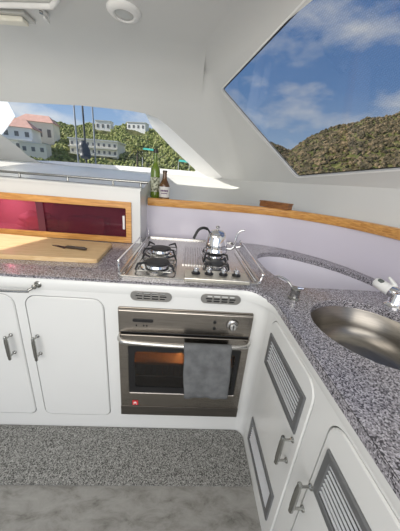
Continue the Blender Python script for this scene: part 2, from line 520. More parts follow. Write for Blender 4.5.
# ------------------------------------------------------------------ worktop
def filleted(x_in, y_front, r, n=8):
    return [(x_in-r+r*cos(a)+0, y_front-r+r*sin(a)) for a in [radians(90-90*k/n) for k in range(n+1)]]
FR = .115
BR = .045                                    # tighter corner radius lower down on the cabinet faces
ZN = .802
edge_front = [(-2.1,.004)]+filleted(XR-.006, .004, FR)+[(XR-.008,-.6),(XR-.012,-1.5)]
back = [(p.x-.001*0, p.y-.003) for p in REAR if p.x < 1.081][::-1]
back = [q for q in back if q[1] > -1.5]
top_outline = edge_front+[(1.07,-1.5)]+back
top_outline = [q for i, q in enumerate(top_outline) if i == 0 or (V(q)-V(top_outline[i-1])).length > 1e-4]
SINK_C, SINK_R = V((.657,-.262,ZC)), .203
sink_hole = [(SINK_C.x+SINK_R*cos(2*pi*k/48), SINK_C.y+SINK_R*sin(2*pi*k/48)) for k in range(48)]
well = smoothpath([V((x,y,0)) for x, y in [(.44,.40),(.444,.47),(.475,.55),(.54,.603),(.61,.62),(.68,.605),(.795,.522),(.891,.42),(.955,.31),(1.0,.185),(1.005,.11),(.98,.072),(.92,.062),(.80,.06),(.681,.058),(.58,.052),(.52,.062),(.485,.11),(.463,.18),(.446,.27),(.44,.40)]], 3)[:-1]
well = [(p.x, p.y) for p in well]
tray = rrect(-.292,.03,.350,.80,.03)
wt = thing('worktop', 'speckled grey and lilac granite-look worktop turning the corner of the galley', 'worktop', (0,.4,ZC-.03))
link('counter_slab', plate(B(), top_outline, [sink_hole, well, offset2(ccw(tray), -.02)], XY, ZC, ZC-.028, bev=.003), GRANITE, wt)
def strip_along(path2, z0, z1, dout):
    bm = B(); P = [V((x,y,0)) for x, y in path2]; nor = []
    for i in range(len(P)):
        t = (P[min(i+1,len(P)-1)]-P[max(i-1,0)]).normalized(); nor.append(V((t.y,-t.x,0))*-1)
    rows = []
    for a, z in ((0,z0),(dout,z0),(dout,z1),(0,z1)):
        rows.append([p-n_*a*-1+V((0,0,z)) for p, n_ in zip(P, nor)])
    grid(bm, rows); return bm
link('edge_seam', strip_along([(x, y-.0035 if x < XR-FR else y) for x, y in edge_front], ZC-.001, ZC-.02, .004), SEAM, wt)
bm = B()
lathe(bm, [(SINK_R+.004,-.028),(SINK_R+.003,-.032),(SINK_R-.004,-.04),(SINK_R-.016,-.10),(SINK_R-.032,-.142),(SINK_R-.07,-.165),(.05,-.172),(.04,-.178),(0,-.178)], SINK_C, 48, cap=False)
for v in bm.verts: pass
sk = thing('kitchen_sink', 'round brushed steel sink set under the speckled worktop at right', 'sink', SINK_C-V((0,0,.18)))
link('bowl', bm, surf('sink_steel', (.27,.25,.22), .30, 1, var=.1, nscale=20, stretch=(1,1,10)), sk, smooth=True)
link('drain', lathe(B(), [(.038,-.176),(.038,-.172),(.03,-.170),(.012,-.173),(0,-.173)], SINK_C, 24), CHROME, sk, smooth=True)
# recessed well
bm = B()
rows = []
for off, z in ((.003,ZC-.0285),(.0,ZC-.05),(-.012,ZC-.12),(-.03,ZC-.20),(-.06,ZC-.232)):
    l = offset2(ccw(well), off); rows.append([V((x,y,z)) for x, y in l+[l[0]]])
grid(bm, rows)
l = offset2(ccw(well), -.06)
vs = [bm.verts.new((x,y,ZC-.232)) for x, y in l]
for t in tessellate_polygon([[V((x,y,0)) for x, y in l]]): bm.faces.new([vs[i] for i in t])
bmesh.ops.remove_doubles(bm, verts=bm.verts, dist=1e-5)
bmesh.ops.recalc_face_normals(bm, faces=bm.faces)
for f in bm.faces: f.normal_flip()
tag(link('storage_well', bm, WELLM, loc=(.7,.3,ZC-.232), smooth=True), 'pale lilac leaf-shaped well sunk into the worktop behind the sink', 'well')

# ------------------------------------------------------------------ front cabinet run
def handle(parent, p, out, up=V((0,0,1)), L=.125, s=.034):
    """bar handle: p = centre on the door face, out = direction off the door"""
    bm = B(); p, out, up = V(p), V(out), V(up)
    c = p+out*s
    tube(bm, [c-up*L*.5, c-up*(L*.5-.004), c-up*L*.36, c-up*L*.30, c+up*L*.30, c+up*L*.36, c+up*(L*.5-.004), c+up*L*.5],
         [.0045,.0065,.0065,.0078,.0078,.0065,.0065,.0045], 12)
    for k in (-.38,.38):
        q = p+up*L*k
        tube(bm, [q+out*.0005, q+out*.004, q+out*.008, q+out*s*.7, q+out*(s-.003)], [.0085,.0085,.0042,.0036,.0052], 10)
    return link('handle', bm, DKCHROME, parent, smooth=True)
fc = thing('oven_cabinet', 'white moulded base cabinet with two left doors and the built-in oven', 'cabinet', (-.6,.01,0))
OX0, OX1, OZ0, OZ1 = -.278, .322, .143, .749
DZ0, DZ1 = .089, .779
doors_f = [(-.672,-.338), (-1.052,-.712)]
def frect(x0, x1): return rrect(x0, DZ0, x1, DZ1, .045, radii=(.035,.05,.05,.035))
body_holes = [rrect(OX0+.012, OZ0+.012, OX1-.012, OZ1-.012, .004, 2)]+[frect(a, b) for a, b in doors_f]
bm = B()
plate(bm, [(-2.1,.0),(XR-BR,.0),(XR-BR,ZN),(XR-FR,ZN),(XR-FR,ZC-.022),(-2.1,ZC-.022)], body_holes, XZ, 0, .02, bev=.0)
arcp = [(XR-FR+FR*sin(a), -FR+FR*cos(a)) for a in [radians(9*k) for k in range(11)]]
low = [(XR-BR+BR*sin(a), -BR+BR*cos(a)) for a in [radians(9*k) for k in range(11)]]
grid(bm, [[V((x,y,z)) for x, y in low] for z in (0,.2,.4,.6,.75,ZN)])
nk = 6
lowp = [(lerp(XR-FR, XR-BR, k/nk), 0) for k in range(nk)]+low+[(XR, lerp(-BR, -FR, k/nk)) for k in range(1,nk+1)]
na_ = len(lowp)-1
hip = [(XR-FR+FR*sin(a), -FR+FR*cos(a)) for a in [radians(90*k/na_) for k in range(na_+1)]]
rows = []
for t in [k/8 for k in range(9)]:
    e = t*t*(3-2*t)*.5+t*t*.5
    rows.append([V((lerp(a[0],b_[0],e), lerp(a[1],b_[1],e), lerp(ZN, ZC-.022, t))) for a, b_ in zip(lowp, hip)])
grid(bm, rows)
inn = [(x+.0, y+.02) for x, y in arcp]
# rolled top lip
lip = [(-2.1,0)]+[(XR-FR,0)]+arcp[1:]
def lip_rows(path2):
    P = [V((x,y,0)) for x, y in path2]; nor = []
    for i in range(len(P)):
        t = (P[min(i+1,len(P)-1)]-P[max(i-1,0)]).normalized(); nor.append(V((t.y,-t.x,0)))
    rows = []
    for a, z in ((.0,ZC-.06),(.0025,ZC-.05),(.004,ZC-.035),(.003,ZC-.022),(-.001,ZC-.012),(-.007,ZC-.009),(-.014,ZC-.029)):
        rows.append([p+n_*a+V((0,0,z)) for p, n_ in zip(P, nor)])
    return rows
rw = lip_rows(lip); grid(bm, rw)
bmesh.ops.remove_doubles(bm, verts=bm.verts, dist=1e-5)
bmesh.ops.recalc_face_normals(bm, faces=bm.faces)
link('body', bm, GEL, fc, smooth=True, angle=30)
box_b = B(); box(box_b, (-2.05,.022,.02), (OX0-.012,.03,.83)); link('back_panel', box_b, DARK, fc)
for (x0, x1), hx in zip(doors_f, (-.640,-.755)):
    dr = link('door', plate(B(), offset2(frect(x0, x1), -.0035), [], XZ, -.0035, .016, bev=.004), GEL2, fc)
    handle(dr, (hx, -.0035, .528), (0,-1,0))
# oval vent grilles above the oven
for cx, cz in ((-.136,.806),(.166,.811)):
    w, h = .176, .046
    oval = rrect(cx-w/2, cz-h/2, cx+w/2, cz+h/2, h/2-.0005, 8)
    slots = []
    for i in range(4):
        for j in range(3):
            x = cx-w/2+.022+i*.0345; z = cz-.0155+j*.0115
            if i in (0,3) and j != 1: slots.append(rrect(x+(.006 if i == 0 else 0), z, x+.028-(.006 if i == 3 else 0), z+.0075, .003, 2))
            else: slots.append(rrect(x, z, x+.028, z+.0075, .003, 2))
    vg = link('vent_grille', plate(B(), oval, slots, XZ, -.007, -.0015, bev=.0012), surf('grey_vent', (.33,.325,.31), .35, .8, var=.05), fc)
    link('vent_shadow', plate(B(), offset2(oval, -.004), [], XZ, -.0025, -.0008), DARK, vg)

# rail across the cabinet top left
bm = B()
tube(bm, smoothpath([(-1.45,-.035,.815),(-1.0,-.04,.811),(-.66,-.036,.812),(-.625,-.033,.818),(-.605,-.022,.828)], 5), .0055, 10)
lathe(bm, [(.015,0),(.015,.004),(.009,.008),(.008,.026),(.0105,.03),(.006,.036),(0,.037)], (-.602,-.0005,.832), 16, axis=(0,-1,0))
lathe(bm, [(.015,0),(.015,.004),(.009,.008),(.008,.03),(0,.037)], (-1.45,-.0005,.815), 16, axis=(0,-1,0))
tag(link('towel_rail', bm, DKCHROME, loc=(-.602,-.01,.815), smooth=True), 'thin chrome rail with rosette end above the left cabinet doors', 'rail')

# ------------------------------------------------------------------ right cabinet run
sc_ = thing('sink_cabinet', 'white moulded cabinet below the sink with louvred doors', 'cabinet', (XR+.02,-.8,0))
d1 = (-.458,-.098); d2 = (-.92,-.528)
def srect(a, b): return rrect(a, .045, b, .800, .05, radii=(.04,.055,.055,.04))
bm = B()
plate(bm, [(-1.5,0),(-BR,0),(-BR,ZN),(-FR,ZN),(-FR,ZC-.022),(-1.5,ZC-.022)], [srect(*d1), srect(*d2)], YZ, XR, XR+.02)
rw = lip_rows([(XR,-FR),(XR,-.4),(XR,-.8),(XR,-1.5)]); grid(bm, rw)
bmesh.ops.remove_doubles(bm, verts=bm.verts, dist=1e-5)
bmesh.ops.recalc_face_normals(bm, faces=bm.faces)
link('body', bm, GEL, sc_, smooth=True, angle=30)
link('back_panel', box(B(), (XR+.022,-1.45,.02), (XR+.03,-BR-.02,.79)), DARK, sc_)
def louvre(parent, y0, y1, z0, z1):
    xf = XR-.0045
    fw = .021
    link('louvre_frame', plate(B(), [(y0,z0),(y1,z0),(y1,z1),(y0,z1)], [[(y0+fw,z0+fw),(y1-fw,z0+fw),(y1-fw,z1-fw),(y0+fw,z1-fw)]], YZ, xf-.006, xf+.004, bev=.002), ALU, parent)
    bm = B(); n = 7; H = (z1-z0-2*fw)
    for k in range(n):
        z = z0+fw+H*(k+.5)/n
        a, b = V((xf-.0035, 0, z)), V((xf+.0014, 0, z+.0008))
        nrm = V((-(b.z-a.z), 0, b.x-a.x)).normalized()*.0012
        q = [a+nrm, b+nrm, b-nrm, a-nrm]
        A = [bm.verts.new((p.x, y0+fw-.002, p.z)) for p in q]; C = [bm.verts.new((p.x, y1-fw+.002, p.z)) for p in q]
        for i in range(4): bm.faces.new((A[i-1], A[i], C[i], C[i-1]))
        bm.faces.new(A); bm.faces.new(C[::-1])
    bmesh.ops.recalc_face_normals(bm, faces=bm.faces)
    link('louvre_slats', bm, SLAT, parent)
    link('louvre_backing', box(B(), (xf+.0125,y0+fw-.003,z0+fw-.003), (xf+.0135,y1-fw+.003,z1-fw+.003)), DARK, parent)
def louvred_door(rng, holes, hy):
    hl = [[(a+.012,b+.012),(c-.012,b+.012),(c-.012,e-.012),(a+.012,e-.012)] for a, c, b, e in holes]
    o = offset2(srect(*rng), -.0035)
    dr = link('door', plate(B(), o, hl, YZ, XR-.0035, XR+.010, bev=.004), GEL2, sc_)
    for a, c, b, e in holes: louvre(dr, a, c, b, e)
    handle(dr, (XR-.0035, hy, .512), (-1,0,0))
    return dr
louvred_door(d1, [(-.427,-.121,.585,.733), (-.419,-.117,.110,.257)], -.440+.014)
louvred_door(d2, [(-.885,-.553,.570,.720), (-.885,-.553,.110,.257)], -.545)

# ------------------------------------------------------------------ oven
ov = thing('oven', 'built-in stainless steel oven with dark glass door and bar handle', 'oven', (.022,.2,OZ0))
cx0, cx1 = OX0, OX1
yF = -.018
bm = B()
# casing behind the face: open-fronted box
box(bm, (cx0+.014,.004,OZ0+.014), (cx0+.03,.5,OZ1-.014)); box(bm, (cx1-.03,.004,OZ0+.014), (cx1-.014,.5,OZ1-.014))
box(bm, (cx0+.03,.004,OZ0+.014), (cx1-.03,.5,OZ0+.03)); box(bm, (cx0+.03,.004,OZ1-.12), (cx1-.03,.5,OZ1-.014)); box(bm, (cx0+.03,.48,OZ0+.03), (cx1-.03,.5,OZ1-.12))
link('casing', bm, surf('oven_cavity', (.16,.11,.06), .4, .3, var=.2), ov)
link('surround', plate(B(), rrect(cx0, OZ0, cx1, OZ1, .006, 3), [rrect(cx0+.02, OZ0+.03, cx1-.02, OZ1-.13, .003, 2)], XZ, yF+.008, -.001, bev=.002), OVENST, ov)
cpn = link('control_panel', box(B(), (cx0+.004,yF-.008,.637), (cx1-.004,yF+.0075,OZ1-.004), .004), OVENST, ov)
link('display', plate(B(), rrect(-.212,.690,-.122,.706,.0078,6,), [], XZ, yF-.011, yF-.0085, bev=.001), BLACK, cpn)
for x in (-.195,-.163,-.150): link('panel_symbol', box(B(), (x-.003,yF-.0092,.668), (x+.003,yF-.0085,.676)), BLACK, cpn)
for z in (.707,.676):
    link('indicator', lathe(B(), [(.0075,0),(.0075,.002),(0,.003)], (.148,yF-.0085,z), 14, axis=(0,-1,0)), BLACK, cpn)
kb = link('knob', lathe(B(), [(.023,0),(.023,.003),(.017,.005),(.015,.02),(.0125,.023),(0,.023)], (.228,yF-.0085,.697), 24, axis=(0,-1,0)), CHROME, cpn, smooth=True)
link('dial_arc', tube(B(), [(.228+.0275*cos(radians(20+14*k)), yF-.009, .697+.0275*sin(radians(20+14*k))) for k in range(15)], .0013, 6), BLACK, kb)
link('pointer', box(B(), (.2262,yF-.034,.686), (.2298,yF-.0305,.708)), BLACK, kb)
link('gap_shade', box(B(), (cx0+.01,yF-.002,.628), (cx1-.01,yF+.0075,.636), .002), DARK, cpn)  # dark strip standing in for the shaded gap above the door
# door
dz0, dz1 = OZ0+.004, .626
gl = rrect(-.232,.290,.284,.566,.008,3)
dr = link('door', plate(B(), rrect(cx0+.004, dz0, cx1-.004, dz1, .005, 3), [gl], XZ, yF-.016, yF+.007, bev=.003), OVENST, ov)
win = rrect(-.205,.325,.265,.535,.015,4)
link('door_glass', plate(B(), offset2(gl, .001), [win], XZ, yF-.012, yF-.004), BLACK, dr)
link('viewing_window', plate(B(), offset2(win, .0), [], XZ, yF-.010, yF-.007), OVENGL, dr)
link('kick_strip', box(B(), (cx0+.004,yF-.019,dz0), (cx1-.004,yF-.0165,.205), .001), surf('dark_oven_steel', (.24,.22,.20), .3, 1, var=.1, nscale=9, stretch=(1,1,22)), dr)
bd = link('badge', box(B(), (-.217,yF-.0185,.213), (-.189,yF-.0165,.241), .0005), surf('red_badge', (.62,.03,.04), .35), dr)
bm = B()
tube(bm, [(-.211,yF-.0192,.219),(-.204,yF-.0192,.228),(-.2035,yF-.0192,.236)], .0014, 6)
tube(bm, [(-.195,yF-.0192,.219),(-.202,yF-.0192,.228),(-.2035,yF-.0192,.236)], .0014, 6)
tube(bm, [(-.211,yF-.0192,.231),(-.195,yF-.0192,.231)], .0013, 6)
link('emblem', bm, surf('white_enamel', (.85,.85,.85), .4), bd)
# bowed handle
hp = [(cx0+.012,yF-.016,.615),(cx0+.02,yF-.036,.615),(cx0+.06,yF-.050,.614),(.022,yF-.060,.613),(cx1-.06,yF-.050,.614),(cx1-.02,yF-.036,.615),(cx1-.012,yF-.016,.615)]
hb = B(); tube(hb, smoothpath(hp, 6), .011, 12)
link('handle', hb, STEELH, dr, smooth=True)
# rack in the cavity
bm = B()
for z in (.335,):
    for k in range(18): x = cx0+.05+k*.0292; tube(bm, [(x,.03,z),(x,.46,z)], .0022, 6)
    for y in (.03,.46): tube(bm, [(cx0+.034,y,z),(cx1-.034,y,z)], .003, 6)
link('rack', bm, CHROME, ov)
link('orange_glow_tray', box(box(B(), (cx0+.04,.04,.398), (cx1-.04,.44,.402)), (cx0+.04,.04,.402), (cx1-.04,.046,.412)), surf('glow_orange', (.75,.36,.10), .35, .2, var=.15), ov)  # added tray; its orange stands in for the reflection in the glass

ol = bpy.data.lights.new('oven_glow_fill', 'POINT'); ol.energy = 5.0; ol.color = (1,.62,.25); ol.shadow_soft_size = .02  # added warm point lamp that gives the cavity its orange glow
oo = bpy.data.objects.new('oven_glow_fill', ol); col.objects.link(oo); oo.location = (.0,.40,.58)
# grey towel over the handle
def towel():
    bm = B(); nx, nz = 26, 40
    yh, zh, rr = yF-.060, .613, .0145
    L1, L2 = .272, .20
    def at(u, s):
        # s = 0 front hem ... ; path: front up, over the bar, down behind
        x = .018+u*.207
        yo = -.004*(1-.3)*0
        wav = (.0035*sin(u*9+1)+.0025*sin(u*21))
        if s <= L1:
            z = zh-(L1-s); y = yh-rr-wav*(1-s/L1)-.003
            x += .004*sin(z*30)*(u-.5)+ (L1-s)*.055
        elif s <= L1+pi*rr:
            a = (s-L1)/rr; z = zh+rr*sin(a); y = yh-rr*cos(a)-.003*(1-a/pi)
        else:
            z = zh-(s-L1-pi*rr); y = yh+rr
            x += (s-L1-pi*rr)*.05
        return V((x, y, z))
    S = L1+pi*rr+.05
    ss = [S*k/nz for k in range(nz+1)]
    rows = [[at(k/nx, s) for k in range(nx+1)] for s in ss]
    grid(bm, rows)
    bmesh.ops.recalc_face_normals(bm, faces=bm.faces)
    return bm
def towel_mat():
    m, nt, out = nodes('grey_terry'); b = nt.nodes.new('ShaderNodeBsdfPrincipled')
    geo = nt.nodes.new('ShaderNodeNewGeometry'); sp = nt.nodes.new('ShaderNodeSeparateXYZ'); nt.links.new(geo.outputs['Position'], sp.inputs[0])
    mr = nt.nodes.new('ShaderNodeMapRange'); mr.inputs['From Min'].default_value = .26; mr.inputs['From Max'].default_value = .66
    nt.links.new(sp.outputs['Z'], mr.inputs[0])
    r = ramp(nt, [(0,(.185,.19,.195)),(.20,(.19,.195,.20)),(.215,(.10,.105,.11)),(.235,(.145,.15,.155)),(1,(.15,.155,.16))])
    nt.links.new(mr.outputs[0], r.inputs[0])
    n = nt.nodes.new('ShaderNodeTexNoise'); n.inputs['Scale'].default_value = 28; n.inputs['Detail'].default_value = 6
    nt.links.new(geo.outputs['Position'], n.inputs['Vector'])
    mx = nt.nodes.new('ShaderNodeMix'); mx.data_type = 'RGBA'; mx.blend_type = 'MULTIPLY'; mx.inputs[0].default_value = .7
    r2 = ramp(nt, [(.3,(.65,.65,.65)),(.65,(1.15,1.15,1.15))]); nt.links.new(n.outputs['Fac'], r2.inputs[0])
    nt.links.new(r.outputs[0], mx.inputs[6]); nt.links.new(r2.outputs[0], mx.inputs[7])
    nt.links.new(mx.outputs[2], b.inputs['Base Color']); b.inputs['Roughness'].default_value = .95
    bp = nt.nodes.new('ShaderNodeBump'); bp.inputs['Strength'].default_value = .5; bp.inputs['Distance'].default_value = .004
    n3 = nt.nodes.new('ShaderNodeTexNoise'); n3.inputs['Scale'].default_value = 260
    nt.links.new(geo.outputs['Position'], n3.inputs['Vector']); nt.links.new(n3.outputs['Fac'], bp.inputs['Height']); nt.links.new(bp.outputs[0], b.inputs['Normal'])
    nt.links.new(b.outputs[0], out.inputs[0]); return m
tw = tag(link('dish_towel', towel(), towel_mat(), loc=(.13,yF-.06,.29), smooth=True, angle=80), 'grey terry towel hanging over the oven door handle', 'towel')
sm = tw.modifiers.new('thickness', 'SOLIDIFY'); sm.thickness = .004; sm.offset = 0

# ------------------------------------------------------------------ hob
hb = thing('gas_hob', 'stainless gas hob with black burners and side fiddle rails', 'hob', (.03,.4,ZC))
TZ = ZC+.004
bm = B(); plate(bm, tray, [], XY, TZ, ZC-.012, bev=.0015)
plate(bm, tray, [offset2(ccw(tray), -.012)], XY, TZ+.010, TZ-.001, bev=.0015)
link('tray', bm, STEELH, hb)
bm = B()
for k in range(10):
    x = -.010+k*.0145
    tube(bm, [(x,.24,TZ+.002),(x,.60,TZ+.002)], .0052, 8)
link('ribbed_plate', bm, STEELH, hb, smooth=True)
def burner(cx, cy, R, sq):
    c = V((cx, cy, TZ))
    b = link('burner', lathe(B(), [(R*1.35,0),(R*1.3,.006),(R*1.02,.009),(R*.96,.020),(0,.021)], c, 28), CHROME, hb, smooth=True)
    link('burner_cap', lathe(B(), [(R*1.0,.0205),(R*1.04,.025),(R*.97,.0305),(R*.5,.033),(0,.0335)], c, 28), IRON, b, smooth=True)
    bm = B(); z = .036
    link('support_ring', tube(B(), [(x,y,TZ+.012) for x, y in rrect(cx-sq,cy-sq,cx+sq,cy+sq,.02,3)], .0034, 8, closed=True), DKCHROME, hb, smooth=True)
    for sx, sy in ((1,1),(-1,1),(1,-1),(-1,-1)):
        a = V((cx+sx*sq*.95, cy+sy*sq*.95, TZ+.015)); e = V((cx+sx*R*.74, cy+sy*R*.74, TZ+z)); q = lerp(a, e, .22); q.z = TZ+z+.004
        link('pan_support', tube(B(), [a, lerp(a, q, .5), q, lerp(q, e, .5), e], [.0045,.0052,.0062,.0052,.0042], 8), IRON, hb, smooth=True)
    bm.free()
burner(-.137,.185,.060,.092)
burner(-.150,.435,.058,.092)
burner(.158,.225,.040,.062)
burner(.170,.395,.044,.070)
panel = B(); box(panel, (.0,.004,TZ+.0095), (.285,.108,TZ+.028), .004)
cpn = link('control_box', panel, surf('pale_steel', (.66,.62,.54), .3, .85, var=.06, nscale=12, stretch=(10,1,1)), hb)
for x in (.051,.110,.175,.234):
    k = link('knob', lathe(B(), [(.020,0),(.020,.004),(.0145,.007),(.0135,.013)], (x,.064,TZ+.0282), 20), BLACK, cpn, smooth=True)
    bm = B(); lathe(bm, [(.0132,.013),(.012,.024),(.009,.026),(0,.0262)], (x,.064,TZ+.0282), 20); box(bm, (x-.003,.048,TZ+.046), (x+.003,.080,TZ+.058), .0012)
    link('knob_grip', bm, CHROME, k, smooth=True)
# side rails
bm = B()
tube(bm, smoothpath([(-.283,.050,TZ+.008),(-.285,.048,.915),(-.288,.060,.934),(-.29,.10,.937),(-.292,.50,.930),(-.292,.56,.926),(-.291,.575,.910),(-.288,.578,TZ+.008)], 5), .0042, 8)
lathe(bm, [(.009,0),(.009,.004),(.005,.006)], (-.283,.050,TZ+.009), 14); lathe(bm, [(.009,0),(.009,.004),(.005,.006)], (-.288,.578,TZ+.009), 14)
tube(bm, [(-.262,.05,TZ+.012),(-.268,.57,TZ+.012)], .0035, 8)
link('fiddle_rail', bm, CHROME, hb, smooth=True)
bm = B()
tube(bm, smoothpath([(.338,.040,TZ+.008),(.343,.045,.89),(.352,.055,.912),(.36,.09,.916),(.377,.55,.912),(.380,.62,.910),(.376,.65,.915),(.366,.655,.925),(.360,.64,.915),(.366,.62,.905)], 5), .0042, 8)
tube(bm, smoothpath([(.380,.62,.910),(.376,.64,.89),(.340,.645,TZ+.01)], 5), .0042, 8)
lathe(bm, [(.009,0),(.009,.004),(.005,.006)], (.338,.040,TZ+.009), 14)
lathe(bm, [(.007,-.008),(.009,-.004),(.009,.004),(.007,.008)], (.352,.055,.912), 14)
tube(bm, [(.322,.05,TZ+.012),(.318,.56,TZ+.012)], .0035, 8)
link('fiddle_rail', bm, CHROME, hb, smooth=True)
bm = B(); tube(bm, smoothpath([(-.283,.79,TZ+.008),(-.283,.795,.89),(-.283,.80,.925)], 3), .004, 8)
link('rail_post', bm, CHROME, hb, smooth=True)

# kettle
KC = V((.170,.395,TZ+.041))
kt = thing('kettle', 'polished steel gooseneck kettle with black handle on the rear right burner', 'kettle', KC)
link('body', lathe(B(), [(.060,.0),(.066,.003),(.0665,.012),(.0625,.018),(.0635,.03),(.061,.055),(.0565,.08),(.051,.098),(.047,.104),(.044,.106)], KC, 36), CHROME, kt, smooth=True)
ld = link('lid', lathe(B(), [(.0455,.1065),(.0455,.110),(.038,.118),(.022,.125),(.008,.128),(0,.128)], KC, 32), CHROME, kt, smooth=True)
link('lid_knob', lathe(B(), [(.005,.1275),(.005,.134),(.012,.138),(.012,.145),(.006,.149),(0,.149)], KC, 20), STEELH, ld, smooth=True)
sp_ = smoothpath([KC+V(p) for p in [(.058,-.01,.024),(.085,-.016,.026),(.102,-.020,.045),(.105,-.022,.075),(.108,-.023,.105),(.118,-.026,.128),(.136,-.030,.140),(.146,-.032,.139)]], 5)
link('spout', tube(B(), sp_, [.0085-.004*k/(len(sp_)-1) for k in range(len(sp_))], 10), CHROME, kt, smooth=True)
hd = smoothpath([KC+V(p) for p in [(-.040,0,.100),(-.055,-.004,.125),(-.082,-.010,.134),(-.108,-.016,.122),(-.124,-.020,.092),(-.132,-.022,.072)]], 5)
link('handle', tube(B(), hd, [.005 if k < 6 else .0078 for k in range(len(hd))], 10), surf('black_grip', (.015,.015,.016), .4), kt, smooth=True)

# ------------------------------------------------------------------ taps
bm = B()
tp = thing('small_tap', 'small chrome tap with a looped spout between hob and sink', 'tap', (.455,-.066,ZC))
lathe(bm, [(.026,0),(.026,.004),(.020,.008),(.018,.03),(.020,.034),(.020,.044),(.016,.048),(0,.049)], (.455,-.066,ZC), 24)
link('body', bm, DKCHROME, tp, smooth=True)
link('spout', tube(B(), smoothpath([(.450,-.055,ZC+.03),(.436,-.03,ZC+.056),(.418,.01,ZC+.060),(.405,.035,ZC+.052),(.400,.045,ZC+.035)], 5), .0048, 10), CHROME, tp, smooth=True)
link('lever', tube(B(), [(.460,-.070,ZC+.047),(.478,-.082,ZC+.052)], [.006,.004], 8), CHROME, tp, smooth=True)
FB = V((.872,-.085,ZC))
ft = thing('sink_faucet', 'chrome and white pull-out mixer tap at the rear edge of the sink', 'tap', FB)
link('base', lathe(B(), [(.036,0),(.036,.005),(.030,.012),(.026,.02),(.026,.05),(.024,.058),(.012,.064),(0,.065)], FB, 28), CHROME, ft, smooth=True)
tip = on_plane(375, 281, V((0,.0,0)), V((0,1,0)))
a = FB+V((-.002,.006,.052)); dirn = (tip-a)
link('collar', tube(B(), [a, lerp(a, tip, .12), lerp(a, tip, .26)], [.027,.027,.023], 18), CHROME, ft, smooth=True)
sp2 = link('spray_head', tube(B(), [lerp(a, tip, .265), lerp(a, tip, .3), lerp(a, tip, .7), lerp(a, tip, .92), tip], [.022,.0245,.0225,.022,.016], 18), surf('white_plastic', (.82,.82,.80), .3), ft, smooth=True)
upn = (V((0,-1,.6))-dirn.normalized()*V((0,-1,.6)).dot(dirn.normalized())).normalized()
bm = B(); tube(bm, [lerp(a, tip, .62)+upn*.0165, lerp(a, tip, .68)+upn*.0175, lerp(a, tip, .84)+upn*.0165, lerp(a, tip, .90)+upn*.0155], [.005,.010,.010,.005], 10)
link('button', bm, surf('grey_rubber', (.10,.12,.11), .5), sp2, smooth=True)
lv = B(); tube(lv, [FB+V((.006,.012,.060)), FB+V((-.002,.03,.085)), FB+V((-.018,.05,.108))], [.010,.008,.005], 10)
link('lever', lv, surf('clear_white', (.75,.76,.74), .2), ft, smooth=True)

# ------------------------------------------------------------------ console with the red sliding doors
cs = thing('console_cabinet', 'white console with crimson sliding doors in a teak frame at left', 'cabinet', (-1.2,.9,ZC+.001))
CX1 = -.306; CY = .615; CT = 1.205
ix0, ix1, iz0, iz1 = -1.95, -.395, .906, 1.090
bm = B()
plate(bm, [(-2.1,ZC+.001),(CX1,ZC+.001),(CX1,CT),(-2.1,CT)], [rrect(ix0-.02,iz0-.02,ix1+.015,iz1+.02,.004,2)], XZ, CY, CY+.02)
# right end wall (coved towards the upstand) and the sloping dash top
sill_y, sill_z = front_y(ZL)-.012, ZL
endw = [(CY+.02,ZC+.001),(sill_y,ZC+.001),(sill_y,sill_z-.02),(.74,CT),(CY+.02,CT)]
plate(bm, endw, [], YZ, CX1, CX1-.02)
top = [V((-2.1,CY,CT+.0)), V((CX1+.004,CY,CT)), ]
rows = []
for y, z in ((CY-.006,CT-.004),(CY-.006,CT+.008),(CY+.004,CT+.013),(.70,CT+.012),(.735,CT+.014),(.78,CT+.028),(.95,CT+.062),(1.2,CT+.098),(1.5,CT+.122),(sill_y,ZL-.002)):
    rows.append([V((x,y,z)) for x in (-2.1,-1.5,-1.0,-.6,CX1-.01,CX1+.006)])
grid(bm, rows)
grid(bm, [[V((CX1+.006,y,z)) for y, z in ((CY-.006,CT+.008),(.70,CT+.012),(.78,CT+.028),(.95,CT+.062),(1.2,CT+.098),(1.5,CT+.122),(sill_y,ZL-.002))],
          [V((CX1+.006,y,CT-.05)) for y in (CY-.006,.70,.78,.95,1.2,1.5,sill_y)]])
bmesh.ops.recalc_face_normals(bm, faces=bm.faces)
link('body', bm, GEL, cs, smooth=True, angle=28)
bm = B()
plate(bm, [(ix0-.02,iz0-.02),(ix1+.013,iz0-.02),(ix1+.013,iz1+.018),(ix0-.02,iz1+.018)], [[(ix0-.018,iz0-.012),(ix1+.005,iz0-.012),(ix1+.005,iz1+.01),(ix0-.018,iz1+.01)]], XZ, CY+.03, CY+.20)
box(bm, (ix0-.02,CY+.2,iz0-.02), (ix1+.013,CY+.21,iz1+.018))
link('inner_liner', bm, surf('dull_rose_liner', (.75,.66,.68), .6), cs)
bm = B()
plate(bm, rrect(ix0-.04,ZC+.002,-.361,1.130,.004,2), [rrect(ix0,iz0,ix1,iz1,.004,2)], XZ, CY-.012, CY-.0005, bev=.002)
fr = link('door_frame', bm, TEAK, cs)
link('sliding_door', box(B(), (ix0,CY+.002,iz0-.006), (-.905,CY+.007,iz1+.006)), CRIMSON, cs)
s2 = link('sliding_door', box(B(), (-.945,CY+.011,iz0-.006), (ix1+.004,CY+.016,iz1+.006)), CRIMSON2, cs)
link('door_pull', box(B(), (-.418,CY-.004,.955), (-.404,CY+.0105,1.042), .003), surf('white_pull', (.85,.83,.83), .3), s2)
link('door_edge', box(B(), (-.948,CY+.0005,iz0), (-.905,CY+.0018,iz1)), surf('dark_crimson_stile', (.12,.02,.04), .3), cs)
